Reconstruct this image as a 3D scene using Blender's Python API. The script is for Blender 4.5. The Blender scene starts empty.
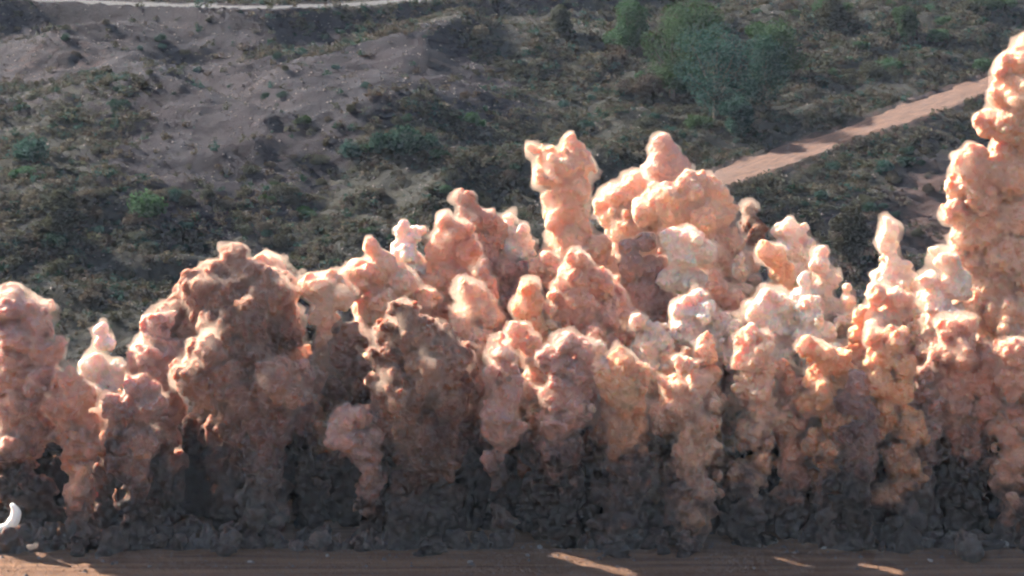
import bpy, math, random
import numpy as np
import openvdb as vdb
from mathutils import Vector, Matrix

random.seed(7)
S = bpy.context.scene
R = math.radians

# ------------------------------------------------------------------ camera
CAM = np.array([0.0, -247.0, 80.3]); PITCH = R(12.0); FPX = 2419.0
cd = bpy.data.cameras.new('camera'); cam = bpy.data.objects.new('camera', cd)
S.collection.objects.link(cam); S.camera = cam
cam.location = CAM; cam.rotation_euler = (R(90) - PITCH, 0, 0)
cd.sensor_width = 36; cd.lens = 36 * FPX / 1024
cd.clip_start = 1; cd.clip_end = 6000
S.render.resolution_x = 1024; S.render.resolution_y = 576

# ------------------------------------------------------------------ light
SUN_AZ = R(52)      # to the left of the view axis, behind the dust
SUN_EL = R(31)
sun_dir = Vector((-math.sin(SUN_AZ) * math.cos(SUN_EL), math.cos(SUN_AZ) * math.cos(SUN_EL), math.sin(SUN_EL)))
sl = bpy.data.lights.new('sun', 'SUN'); sl.energy = 5.0; sl.angle = R(0.6); sl.color = (1.0, 0.89, 0.76)
so = bpy.data.objects.new('sun', sl); S.collection.objects.link(so)
so.rotation_euler = sun_dir.to_track_quat('Z', 'Y').to_euler(); so.location = (-300, 300, 300)
W = bpy.data.worlds.new('World'); S.world = W; W.use_nodes = True
nt = W.node_tree; nt.nodes.clear()
sky = nt.nodes.new('ShaderNodeTexSky'); sky.sky_type = 'NISHITA'; sky.sun_disc = False
sky.sun_elevation = SUN_EL; sky.sun_rotation = -SUN_AZ   # 0 = +Y, towards -X
sky.altitude = 200; sky.dust_density = 2.5; sky.air_density = 1.2
bg = nt.nodes.new('ShaderNodeBackground'); bg.inputs['Strength'].default_value = 0.055
wo = nt.nodes.new('ShaderNodeOutputWorld')
nt.links.new(sky.outputs[0], bg.inputs[0]); nt.links.new(bg.outputs[0], wo.inputs[0])
S.view_settings.view_transform = 'Standard'; S.view_settings.look = 'None'
S.view_settings.exposure = 2.18; S.view_settings.gamma = 1.0
S.render.engine = 'CYCLES'
S.cycles.use_adaptive_sampling = True; S.cycles.adaptive_threshold = 0.05; S.cycles.adaptive_min_samples = 12
S.cycles.max_bounces = 6; S.cycles.diffuse_bounces = 2; S.cycles.transparent_max_bounces = 8
S.cycles.volume_bounces = 1
S.cycles.filter_width = 2.3

# ------------------------------------------------------------------ pixel -> place
FW = np.array([0, math.cos(PITCH), -math.sin(PITCH)]); UP = np.array([0, math.sin(PITCH), math.cos(PITCH)])
def ray(px, py):
    return FW + np.array([1.0, 0, 0]) * ((px - 512) / FPX) + UP * (-(py - 288) / FPX)
def at(px, py, Y):
    """the point of the vertical plane y=Y seen at a pixel, and metres per pixel there"""
    d = ray(px, py); t = (Y - CAM[1]) / d[1]
    return CAM + d * t, t / FPX

# ------------------------------------------------------------------ numpy noise
def _h(ix, iy, s):
    n = (ix * 374761393 + iy * 668265263 + s * 974634777) & 0xffffffff
    n = ((n ^ (n >> 13)) * 1274126177) & 0xffffffff
    return ((n ^ (n >> 16)) & 0xffff) / 65535.0
def noise2(x, y, s=0):
    x = np.asarray(x, float); y = np.asarray(y, float)
    ix = np.floor(x).astype(np.int64); iy = np.floor(y).astype(np.int64)
    fx = x - ix; fy = y - iy
    fx = fx * fx * (3 - 2 * fx); fy = fy * fy * (3 - 2 * fy)
    a = _h(ix, iy, s); b = _h(ix + 1, iy, s); c = _h(ix, iy + 1, s); d = _h(ix + 1, iy + 1, s)
    return (a * (1 - fx) + b * fx) * (1 - fy) + (c * (1 - fx) + d * fx) * fy
def fbm(x, y, s=0, o=4):
    v = 0; a = 0.5; t = 0
    for k in range(o):
        v = v + a * noise2(x, y, s + k); t += a; a *= 0.5
        x = x * 2.03 + 7.1; y = y * 2.03 + 3.7
    return v / t
def ss(a, b, x):
    t = np.clip((x - a) / (b - a), 0, 1); return t * t * (3 - 2 * t)

# ------------------------------------------------------------------ terrain
# gaussian mounds: x, y, radius x, radius y, height (metres)
MOUNDS = []
def hills0(x, y):
    y1 = np.maximum(y - 62, 0)
    z = y1 * 0.155 * ss(0, 60, y1)
    return z
def terrain_base(x, y):
    x = np.asarray(x, float); y = np.asarray(y, float)
    z = hills0(x, y)
    k = ss(55, 100, y) 
    for (mx, my, rx, ry, h, a) in MOUNDS:
        ca, sa = math.cos(a), math.sin(a)
        u = (x - mx) * ca + (y - my) * sa; v = -(x - mx) * sa + (y - my) * ca
        z = z + h * np.exp(-(u / rx) ** 2 - (v / ry) ** 2) * k
    n = 1 - np.abs(2 * fbm(x / 55, y / 55, 3, 4) - 1)
    z = z + k * (n - 0.6) * 9
    n2 = 1 - np.abs(2 * fbm(x / 17 + 9, y / 13, 11, 3) - 1)
    z = z + k * (n2 - 0.6) * 3.0
    z = z + k * (fbm(x / 5, y / 4.5, 21, 4) - 0.5) * 1.7 + k * (0.5 - np.abs(fbm(x / 2.6, y / 2.2, 25, 2) - 0.5) * 2) * 0.35
    far = ss(330, 1200, y)
    z = z + far * 60 * (fbm(x / 300, y / 300, 31, 3) - 0.3)
    return z
def hit(px, py, f=terrain_base):
    d = ray(px, py)
    ts = np.arange(300, 900, 1.0)
    P = CAM[None] + d[None] * ts[:, None]
    below = P[:, 2] < f(P[:, 0], P[:, 1])
    k = int(np.argmax(below)) if below.any() else 250
    lo, hi = ts[max(k - 1, 0)], ts[k]
    for _ in range(8):
        m = (lo + hi) / 2; q = CAM + d * m
        if q[2] < float(f(q[0], q[1])): hi = m
        else: lo = m
    q = CAM + d * hi
    return q
# mounds placed where the slopes of the far side show them (pixel, px radii, height)
for (px, py, rpx, rdy, h, a) in [
        (330, 150, 95, 30, 7.0, 0.55), (430, 140, 60, 18, 4.0, 0.1), (90, 120, 110, 14, 5.0, 0.1),
        (420, 60, 110, 18, 5.0, 0.0), (130, 50, 120, 12, 4.0, -0.1), (60, 235, 120, 22, 5.0, 0.2),
        (590, 190, 80, 16, 3.0, 0.0), (840, 60, 120, 24, 4.0, 0.3), (230, 110, 30, 30, -5.0, 0.5),
        (560, 120, 60, 20, -3.0, 0.0), (700, 120, 50, 20, -3.0, 0.0)]:
    q = hit(px, py, hills0); sc = np.linalg.norm(q - CAM) / FPX
    MOUNDS.append((q[0], q[1], rpx * sc, rdy * 1.0, h, a))
# the dirt road climbing to the right, the bank below it, and the pale track along the top
ROAD_PX = [(600, 222), (660, 202), (720, 181), (780, 158), (840, 137), (900, 117), (960, 95), (1010, 77), (1080, 52), (1160, 26)]
TRACK_PX = [(-60, -6), (40, 0), (110, 4), (180, 7), (260, 9), (330, 7), (400, 2), (470, -3), (560, -10), (640, -18)]
def poly3(pxs):
    pts = np.array([hit(*p) for p in pxs])
    # smooth resample
    t = np.arange(len(pts)); tt = np.linspace(0, len(pts) - 1, 160)
    out = np.stack([np.interp(tt, t, pts[:, i]) for i in range(3)], 1)
    for _ in range(60):
        out[1:-1] = (out[:-2] + 2 * out[1:-1] + out[2:]) / 4
    return out
ROAD = poly3(ROAD_PX); TRACK = poly3(TRACK_PX)
ROAD_HW = 4.5; TRACK_HW = 4.4
def near_line(x, y, L):
    """distance to the polyline, its height there, signed side"""
    sh = x.shape; x = x.ravel(); y = y.ravel()
    best = np.full(x.shape, 1e9); z = np.zeros(x.shape); side = np.zeros(x.shape)
    A = L[::4] if (len(L) - 1) % 4 else L[::4]
    A = np.vstack([A, L[-1:]])
    for i in range(len(A) - 1):
        a = A[i]; b = A[i + 1]; ab = b[:2] - a[:2]; l2 = ab @ ab
        if l2 < 1e-6: continue
        t = np.clip(((x - a[0]) * ab[0] + (y - a[1]) * ab[1]) / l2, 0, 1)
        dx = x - a[0] - t * ab[0]; dy = y - a[1] - t * ab[1]
        d = np.hypot(dx, dy); m = d < best
        best[m] = d[m]; z[m] = (a[2] + t * (b[2] - a[2]))[m]; side[m] = np.sign(ab[0] * dy - ab[1] * dx)[m]
    return best.reshape(sh), z.reshape(sh), side.reshape(sh)
def terrain(x, y, detail=False):
    x = np.atleast_1d(np.asarray(x, float)); y = np.atleast_1d(np.asarray(y, float))
    z = terrain_base(x, y)
    for L, hw, bank in ((ROAD, ROAD_HW, 0.9), (TRACK, TRACK_HW, 3.2)):
        d, lz, side = near_line(x, y, L)
        w = 1 - ss(hw + 0.6, hw + 13, d)
        z = z * (1 - w) + lz * w
        # bank falling away below (camera side), spoil windrow on both shoulders
        z = z - np.where(side < 0, 1, 0.0) * bank * ss(hw + 0.5, hw + 7, d) * (1 - ss(hw + 14, hw + 34, d))
        z = z + 0.55 * np.exp(-((d - hw - 0.6) / 0.55) ** 2) * (0.5 + noise2(x / 2.5, y / 2.5, 77))
    # the flat bench in front: shallow ruts left by machines and a low windrow
    fr = 1 - ss(0, 12, y)
    z = z + fr * (0.10 * np.sin(y * 2.1 + 1.5 * noise2(x / 30, y / 6, 5)) * ss(-60, -8, y) * 0.7
                  + 0.16 * (fbm(x / 3.2, y / 1.4, 8, 3) - 0.5))
    z = z + 0.35 * np.exp(-((y + 3.4 + 1.0 * noise2(x / 9, 0 * x, 4)) / 0.7) ** 2) * noise2(x / 2.0, y / 1.0, 6)
    return z
def hit_t(px, py): return hit(px, py, lambda a, b: terrain(a, b) if np.ndim(a) else terrain(a, b)[0])

# ------------------------------------------------------------------ mesh helpers
def mesh_np(name, V, F, smooth=True):
    V = np.asarray(V, np.float32); F = np.asarray(F, np.int32)
    me = bpy.data.meshes.new(name); n = F.shape[1]
    me.vertices.add(len(V)); me.vertices.foreach_set('co', V.ravel())
    me.loops.add(F.size); me.loops.foreach_set('vertex_index', F.ravel())
    me.polygons.add(len(F)); me.polygons.foreach_set('loop_start', np.arange(0, F.size, n, dtype=np.int32))
    me.polygons.foreach_set('use_smooth', np.full(len(F), smooth))
    me.update(calc_edges=True)
    return me
def link(name, data, mat=None, parent=None, loc=None):
    o = bpy.data.objects.new(name, data); S.collection.objects.link(o)
    if mat and data and not data.materials: data.materials.append(mat)
    if parent: o.parent = parent
    if loc is not None: o.location = loc
    return o
def tag(o, label, cat, group=None, kind=None):
    if label: o['label'] = label
    if cat: o['category'] = cat
    if group: o['group'] = group
    if kind: o['kind'] = kind
    return o

# ------------------------------------------------------------------ materials
class NB:
    def __init__(s, name):
        s.m = bpy.data.materials.new(name); s.m.use_nodes = True; s.t = s.m.node_tree; s.t.nodes.clear()
        s.out = s.n('ShaderNodeOutputMaterial')
    def n(s, typ, **kw):
        nd = s.t.nodes.new(typ)
        for k, v in kw.items():
            if k in nd.inputs: nd.inputs[k].default_value = v
            else: setattr(nd, k, v)
        return nd
    def l(s, a, b): s.t.links.new(a, b)
    def noise(s, vec, scale, detail=4, rough=0.6):
        nd = s.n('ShaderNodeTexNoise'); nd.inputs['Scale'].default_value = scale
        nd.inputs['Detail'].default_value = detail; nd.inputs['Roughness'].default_value = rough
        s.l(vec, nd.inputs['Vector']); return nd.outputs['Fac']
    def ramp(s, fac, stops):
        r = s.n('ShaderNodeValToRGB'); e = r.color_ramp.elements
        e[0].position, e[0].color = stops[0][0], (*stops[0][1], 1)
        e[1].position, e[1].color = stops[-1][0], (*stops[-1][1], 1)
        for p, c in stops[1:-1]:
            x = e.new(p); x.color = (*c, 1)
        s.l(fac, r.inputs[0]); return r.outputs[0]
    def mix(s, f, a, b, mode='MIX'):
        x = s.n('ShaderNodeMix', data_type='RGBA', blend_type=mode)
        for i, v in ((0, f), (6, a), (7, b)):
            if hasattr(v, 'links') or hasattr(v, 'is_linked'): s.l(v, x.inputs[i])
            elif i == 0: x.inputs[0].default_value = v
            else: x.inputs[i].default_value = (*v, 1)
        return x.outputs[2]
    def mr(s, v, a, b, c=0.0, d=1.0):
        x = s.n('ShaderNodeMapRange'); s.l(v, x.inputs[0])
        for i, q in enumerate((a, b, c, d)): x.inputs[i + 1].default_value = q
        return x.outputs[0]
    def math(s, op, a, b):
        x = s.n('ShaderNodeMath', operation=op)
        for i, v in enumerate((a, b)):
            if hasattr(v, 'is_linked'): s.l(v, x.inputs[i])
            else: x.inputs[i].default_value = v
        return x.outputs[0]
    def bump(s, h, strength, dist):
        b = s.n('ShaderNodeBump'); b.inputs['Strength'].default_value = strength
        b.inputs['Distance'].default_value = dist; s.l(h, b.inputs['Height']); return b.outputs[0]

def dust_material():
    """thick dust: colour of the plume comes from obj.color; grey dust below, darkened to paint in the base shade, tint above"""
    b = NB('thick_dust')
    tc = b.n('ShaderNodeTexCoord'); oi = b.n('ShaderNodeObjectInfo')
    add = b.n('ShaderNodeVectorMath', operation='ADD'); b.l(tc.outputs['Object'], add.inputs[0]); b.l(oi.outputs['Location'], add.inputs[1])
    P = add.outputs[0]
    sep = b.n('ShaderNodeSeparateXYZ'); b.l(tc.outputs['Object'], sep.inputs[0])
    big = b.noise(P, 0.16, 3); mid = b.noise(P, 0.55, 4, 0.6); fine = b.noise(P, 2.2, 5, 0.65)
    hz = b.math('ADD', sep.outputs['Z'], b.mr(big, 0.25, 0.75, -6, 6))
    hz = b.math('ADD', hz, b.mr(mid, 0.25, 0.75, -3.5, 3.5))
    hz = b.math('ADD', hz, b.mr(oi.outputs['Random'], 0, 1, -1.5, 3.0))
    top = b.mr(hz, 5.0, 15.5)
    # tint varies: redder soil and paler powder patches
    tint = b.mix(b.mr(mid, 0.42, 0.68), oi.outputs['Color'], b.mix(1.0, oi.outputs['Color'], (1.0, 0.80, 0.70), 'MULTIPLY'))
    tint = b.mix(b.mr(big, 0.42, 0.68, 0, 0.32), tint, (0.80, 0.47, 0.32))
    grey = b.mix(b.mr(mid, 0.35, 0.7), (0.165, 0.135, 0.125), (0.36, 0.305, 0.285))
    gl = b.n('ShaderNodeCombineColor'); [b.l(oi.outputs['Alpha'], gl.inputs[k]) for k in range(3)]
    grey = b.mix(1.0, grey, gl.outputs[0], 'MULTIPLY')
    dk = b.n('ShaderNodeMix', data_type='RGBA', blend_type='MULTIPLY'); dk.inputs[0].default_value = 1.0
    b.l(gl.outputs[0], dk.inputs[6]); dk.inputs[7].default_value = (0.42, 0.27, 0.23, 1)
    col = b.mix(b.mr(hz, 2.0, 9.0), grey, dk.outputs[2])  # shade of the plume feet is painted into these dark low colours
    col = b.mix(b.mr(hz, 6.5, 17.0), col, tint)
    p = b.n('ShaderNodeBsdfPrincipled'); b.l(col, p.inputs['Base Color'])
    p.inputs['Roughness'].default_value = 1.0; p.inputs['Specular IOR Level'].default_value = 0.0
    p.inputs['Subsurface Weight'].default_value = 0.75
    p.inputs['Subsurface Radius'].default_value = (1.7, 0.75, 0.45)
    p.inputs['Subsurface Scale'].default_value = 0.75
    p.inputs['Subsurface Anisotropy'].default_value = 0.3
    wv = b.n('ShaderNodeVectorMath', operation='ADD'); b.l(P, wv.inputs[0])
    nz = b.n('ShaderNodeTexNoise'); nz.inputs['Scale'].default_value = 1.1; nz.inputs['Detail'].default_value = 3; b.l(P, nz.inputs['Vector'])
    b.l(nz.outputs['Color'], wv.inputs[1])
    hs = []
    for sc_ in (1.0, 2.3):
        v = b.n('ShaderNodeTexVoronoi', feature='SMOOTH_F1'); v.inputs['Scale'].default_value = sc_; v.inputs['Smoothness'].default_value = 0.25
        b.l(wv.outputs[0], v.inputs['Vector']); hs.append(b.math('MULTIPLY', v.outputs['Distance'], -1.0 / sc_))
    h = b.math('ADD', b.math('ADD', hs[0], hs[1]), b.math('MULTIPLY', fine, 0.35))
    bp = b.n('ShaderNodeBump'); bp.inputs['Distance'].default_value = 1.0; b.l(h, bp.inputs['Height'])
    b.l(b.mr(hz, 4, 13, 0.3, 1.0), bp.inputs['Strength']); b.l(bp.outputs[0], p.inputs['Normal'])
    b.l(p.outputs[0], b.out.inputs[0]); return b.m
M_DUST = dust_material()

def ground_material():
    b = NB('quarry_ground')
    geo = b.n('ShaderNodeNewGeometry'); P = geo.outputs['Position']
    at_ = b.n('ShaderNodeVertexColor', layer_name='cover')
    sep = b.n('ShaderNodeSeparateColor'); b.l(at_.outputs['Color'], sep.inputs[0])
    n1 = b.noise(P, 0.05, 4); n2 = b.noise(P, 0.35, 5, 0.65); n3 = b.noise(P, 1.6, 5, 0.7); n4 = b.noise(P, 5.0, 4, 0.7)
    soil = b.ramp(n2, [(0.3, (0.008, 0.006, 0.010)), (0.5, (0.013, 0.010, 0.016)), (0.7, (0.022, 0.017, 0.023))])
    soil = b.mix(b.mr(n1, 0.4, 0.65), soil, (0.011, 0.011, 0.018))
    soil = b.mix(b.mr(n3, 0.5, 0.8, 0, 0.7), soil, (0.032, 0.025, 0.033))
    soil = b.mix(b.mr(n3, 0.48, 0.3, 0, 0.7), soil, (0.012, 0.010, 0.013))
    grass = b.ramp(n2, [(0.3, (0.014, 0.016, 0.014)), (0.5, (0.022, 0.023, 0.020)), (0.7, (0.036, 0.034, 0.027))])
    grass = b.mix(b.mr(n3, 0.5, 0.3, 0, 0.8), grass, (0.013, 0.017, 0.013))
    veg = b.mr(b.math('ADD', sep.outputs[0], b.mr(n2, 0.3, 0.7, -0.35, 0.35)), 0.35, 0.65)
    col = b.mix(veg, soil, grass)
    red = b.ramp(n3, [(0.3, (0.04, 0.026, 0.026)), (0.7, (0.08, 0.048, 0.042))])
    col = b.mix(b.mr(b.math('ADD', sep.outputs[1], b.mr(n2, 0.3, 0.7, -0.3, 0.3)), 0.35, 0.7), col, red)
    # bench in front: crushed grey brown rock, packed wheel bands
    mp = b.n('ShaderNodeMapping'); mp.inputs['Scale'].default_value = (0.04, 0.9, 1); b.l(P, mp.inputs[0])
    band = b.noise(mp.outputs[0], 1.0, 3)
    bench = b.ramp(band, [(0.35, (0.104, 0.055, 0.036)), (0.5, (0.170, 0.092, 0.056)), (0.65, (0.252, 0.139, 0.083))])
    bench = b.mix(b.mr(n4, 0.35, 0.7, 0, 0.6), bench, (0.142, 0.083, 0.055))
    col = b.mix(sep.outputs[2], col, bench)
    p = b.n('ShaderNodeBsdfPrincipled'); b.l(col, p.inputs['Base Color'])
    p.inputs['Roughness'].default_value = 0.95; p.inputs['Specular IOR Level'].default_value = 0.15
    h = b.math('ADD', b.math('MULTIPLY', n3, 1.0), b.math('MULTIPLY', n4, 0.3))
    b.l(b.bump(h, 0.8, 0.7), p.inputs['Normal'])
    b.l(p.outputs[0], b.out.inputs[0]); return b.m
def road_material(name, c0, c1, c2):
    b = NB(name)
    at_ = b.n('ShaderNodeUVMap', uv_map='uv')
    sep = b.n('ShaderNodeSeparateXYZ'); b.l(at_.outputs[0], sep.inputs[0])
    geo = b.n('ShaderNodeNewGeometry'); P = geo.outputs['Position']
    n = b.noise(P, 0.5, 5, 0.65); n2 = b.noise(P, 2.5, 5, 0.7)
    mp = b.n('ShaderNodeMapping'); mp.inputs['Scale'].default_value = (0.25, 7, 1); b.l(at_.outputs[0], mp.inputs[0])
    band = b.noise(mp.outputs[0], 1.0, 4)
    col = b.ramp(b.math('ADD', b.math('MULTIPLY', band, 0.7), b.math('MULTIPLY', n, 0.3)), [(0.38, c0), (0.5, c1), (0.62, c2)])
    col = b.mix(b.mr(n2, 0.5, 0.75, 0, 0.5), col, c0)
    p = b.n('ShaderNodeBsdfPrincipled'); b.l(col, p.inputs['Base Color']); p.inputs['Roughness'].default_value = 0.95
    b.l(b.bump(n2, 0.5, 0.25), p.inputs['Normal']); b.l(p.outputs[0], b.out.inputs[0]); return b.m
def leaf_material(name, c0, c1, c2):
    b = NB(name)
    oi = b.n('ShaderNodeObjectInfo'); geo = b.n('ShaderNodeNewGeometry')
    n = b.noise(geo.outputs['Position'], 0.8, 3)
    f = b.math('ADD', b.math('MULTIPLY', geo.outputs['Random Per Island'], 0.5), b.math('MULTIPLY', n, 0.5))
    col = b.ramp(f, [(0.2, c0), (0.5, c1), (0.8, c2)])
    hs = b.n('ShaderNodeHueSaturation'); b.l(col, hs.inputs['Color']); b.l(b.mr(oi.outputs['Random'], 0, 1, 0.47, 0.53), hs.inputs['Hue'])
    b.l(b.mr(oi.outputs['Random'], 0, 1, 0.75, 1.3), hs.inputs['Value'])
    d = b.n('ShaderNodeBsdfDiffuse'); t = b.n('ShaderNodeBsdfTranslucent'); mx = b.n('ShaderNodeMixShader'); mx.inputs[0].default_value = 0.5
    b.l(hs.outputs[0], d.inputs[0]); b.l(hs.outputs[0], t.inputs[0]); b.l(d.outputs[0], mx.inputs[1]); b.l(t.outputs[0], mx.inputs[2])
    b.l(mx.outputs[0], b.out.inputs[0]); return b.m
def plain(name, c0, c1, scale=2.0, bump=0.3):
    b = NB(name); tc = b.n('ShaderNodeTexCoord'); n = b.noise(tc.outputs['Object'], scale, 5, 0.7)
    p = b.n('ShaderNodeBsdfPrincipled'); b.l(b.ramp(n, [(0.3, c0), (0.7, c1)]), p.inputs['Base Color'])
    p.inputs['Roughness'].default_value = 0.9; b.l(b.bump(n, 0.6, bump), p.inputs['Normal'])
    b.l(p.outputs[0], b.out.inputs[0]); return b.m
M_GROUND = ground_material()
M_ROAD = road_material('red_dirt_road', (0.051, 0.023, 0.015), (0.087, 0.041, 0.026), (0.126, 0.064, 0.041))
M_TRACK = road_material('pale_gravel_track', (0.020, 0.022, 0.027), (0.031, 0.034, 0.041), (0.042, 0.045, 0.055))
M_LEAF = {
    'green': leaf_material('green_leaves', (0.026, 0.053, 0.028), (0.033, 0.067, 0.034), (0.045, 0.083, 0.042)),
    'olive': leaf_material('olive_leaves', (0.033, 0.035, 0.026), (0.041, 0.043, 0.032), (0.055, 0.056, 0.041)),
    'dry':   leaf_material('dry_scrub_leaves', (0.045, 0.040, 0.033), (0.058, 0.050, 0.041), (0.079, 0.068, 0.057)),
    'dark':  leaf_material('dark_teal_leaves', (0.016, 0.036, 0.030), (0.021, 0.045, 0.037), (0.029, 0.057, 0.046)),
}
M_BARK = plain('bark', (0.03, 0.024, 0.02), (0.08, 0.065, 0.052), 3.0)
M_STONE = plain('dark_spoil_stone', (0.06, 0.05, 0.05), (0.15, 0.125, 0.12), 0.7)
def white_smoke():
    b = NB('white_smoke'); p = b.n('ShaderNodeBsdfPrincipled'); tc = b.n('ShaderNodeTexCoord')
    b.l(b.ramp(b.noise(tc.outputs['Object'], 1.5, 4), [(0.3, (0.80, 0.77, 0.73)), (0.7, (0.92, 0.91, 0.89))]), p.inputs['Base Color'])
    p.inputs['Roughness'].default_value = 1; p.inputs['Subsurface Weight'].default_value = 0.8; p.inputs['Subsurface Radius'].default_value = (1, 0.9, 0.8); p.inputs['Subsurface Scale'].default_value = 0.5
    b.l(p.outputs[0], b.out.inputs[0]); return b.m
M_SMOKE = white_smoke()
M_ROCK = plain('broken_rock', (0.16, 0.13, 0.12), (0.42, 0.37, 0.34), 2.5)

# ------------------------------------------------------------------ ground sheet
def axis(segs):
    out = []
    for a, b, st in segs: out += list(np.arange(a, b, st))
    return np.array(out + [segs[-1][1]])
ax = axis([(-1500, -400, 60), (-400, -130, 8), (-130, 130, 0.8), (130, 400, 8), (400, 1500, 60)])
ay = axis([(-420, -60, 20), (-60, -14, 2.0), (-14, 8, 0.35), (8, 70, 2.0), (70, 330, 0.95), (330, 600, 6), (600, 3000, 60)])
GX, GY = np.meshgrid(ax, ay)
GZ = terrain(GX, GY)
nx, ny = len(ax), len(ay)
V = np.stack([GX.ravel(), GY.ravel(), GZ.ravel()], 1)
I = np.arange(nx * ny).reshape(ny, nx)
F = np.stack([I[:-1, :-1].ravel(), I[:-1, 1:].ravel(), I[1:, 1:].ravel(), I[1:, :-1].ravel()], 1)
gme = mesh_np('ground', V, F)
# cover: r = vegetation, g = bare red bank, b = worked bench
veg = fbm(GX / 45 + 3, GY / 38, 51, 4)
def blob(px, py, rx, ry):
    q = hit(px, py); sc = np.linalg.norm(q - CAM) / FPX
    return np.exp(-((GX - q[0]) / (rx * sc)) ** 2 - ((GY - q[1]) / ry) ** 2)
cov = (veg - 0.5) * 1.6 + 0.50
cov -= 1.0 * blob(260, 110, 150, 45) + 0.8 * blob(120, 20, 160, 30) + 0.9 * blob(420, 75, 90, 20) + 0.5 * blob(200, 60, 200, 40)
cov += 0.8 * blob(50, 88, 110, 9) + 0.8 * blob(340, 42, 110, 8) + 0.9 * blob(370, 180, 130, 20) + 0.8 * blob(90, 250, 150, 20) + 1.0 * blob(720, 70, 160, 50) + 0.7 * blob(60, 150, 80, 22) + 0.5 * blob(560, 170, 100, 30)
red = 1.2 * blob(960, 215, 60, 22) + 0.8 * blob(860, 250, 40, 10) + 0.35 * blob(60, 55, 150, 20)
dR, _, sR = near_line(GX, GY, ROAD)
red = red + 0.5 * (1 - ss(5, 10, dR))
bench = 1 - ss(15, 60, GY)
ca = gme.color_attributes.new('cover', 'FLOAT_COLOR', 'POINT')
ca.data.foreach_set('color', np.stack([np.clip(cov, 0, 1), np.clip(red, 0, 1), bench, np.ones_like(bench)], -1).astype(np.float32).ravel())
tag(link('ground', gme, M_GROUND), None, None, kind='structure')

def ribbon(name, L, hw, mat, n_across=11):
    P = L[:, :2]; T = np.gradient(P, axis=0); T /= np.linalg.norm(T, axis=1)[:, None]
    N = np.stack([-T[:, 1], T[:, 0]], 1)
    s = np.concatenate([[0], np.cumsum(np.linalg.norm(np.diff(P, axis=0), axis=1))])
    us = np.linspace(-1, 1, n_across); V = []; UV = []
    for i in range(len(L)):
        w = hw * (1 + 0.32 * (noise2(s[i] / 3, 0, 91) - 0.5))
        for u in us:
            x, y = P[i] + N[i] * u * w
            rut = -0.12 * math.exp(-((abs(u) - 0.45) / 0.12) ** 2) + 0.1 * (float(noise2(x / 1.5, y / 1.5, 3)) - 0.5)
            V.append((x, y, max(L[i, 2] + 0.22 + rut, float(terrain(x, y)[0]) + 0.03 if abs(u) < .99 else -1e3) if abs(u) < .99 else float(terrain(x, y)[0]) - 0.15)); UV.append((s[i], u))
    m = n_across
    F = [(i * m + j, (i + 1) * m + j, (i + 1) * m + j + 1, i * m + j + 1) for i in range(len(L) - 1) for j in range(m - 1)]
    me = mesh_np(name, V, F); uv = me.uv_layers.new(name='uv')
    li = np.zeros(len(me.loops), np.int32); me.loops.foreach_get('vertex_index', li)
    uv.data.foreach_set('uv', np.array(UV, np.float32)[li].ravel())
    return tag(link(name, me, mat), None, None, kind='structure')
ribbon('dirt_road', ROAD, ROAD_HW, M_ROAD)
ribbon('gravel_track', TRACK, TRACK_HW, M_TRACK)

# ------------------------------------------------------------------ dust plumes
VOX = 0.18
NQ = [0]
GV = 0.5; G0 = np.array([-136, -14, -2]); GN = np.array([272, 108, 136])   # coarse field of all the dust
GD = np.full(GN, 2.5, np.float32)
# narrow slits in the dust wall through which the low sun reaches the bench (ground pixel, half width m, length m)
SLITS = [((594, 565), 1.25, 11.0), ((796, 563), 0.8, 7.0), ((880, 568), 1.1, 6.5)]
def slit_list():
    out = []
    for (p, w, ln) in SLITS:
        d = ray(*p); t = CAM[2] / -d[2]; q = CAM + d * t
        out.append((q[0], q[1], w, ln))
    return out
SL = slit_list()
AZ = np.array([-math.sin(SUN_AZ), math.cos(SUN_AZ)]); TE = math.tan(SUN_EL)
def noise3(shape, step, rg):
    g = rg.random([int(n / step) + 3 for n in shape]).astype(np.float32)
    for ax_ in range(3):
        n = shape[ax_]; t = np.arange(n) / step; k = t.astype(int); f = (t - k); f = (f * f * (3 - 2 * f)).astype(np.float32)
        sh = [1, 1, 1]; sh[ax_] = n; f = f.reshape(sh)
        g = np.take(g, k, ax_) * (1 - f) + np.take(g, k + 1, ax_) * f
    return g
_nr = np.random.default_rng(12)
TN = (160, 160, 260)
TILE = ((noise3(TN, 9.0, _nr) - 0.5) * 0.75 + (noise3(TN, 4.0, _nr) - 0.5) * 0.50 + (noise3(TN, 2.0, _nr) - 0.5) * 0.26).astype(np.float32)
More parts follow.
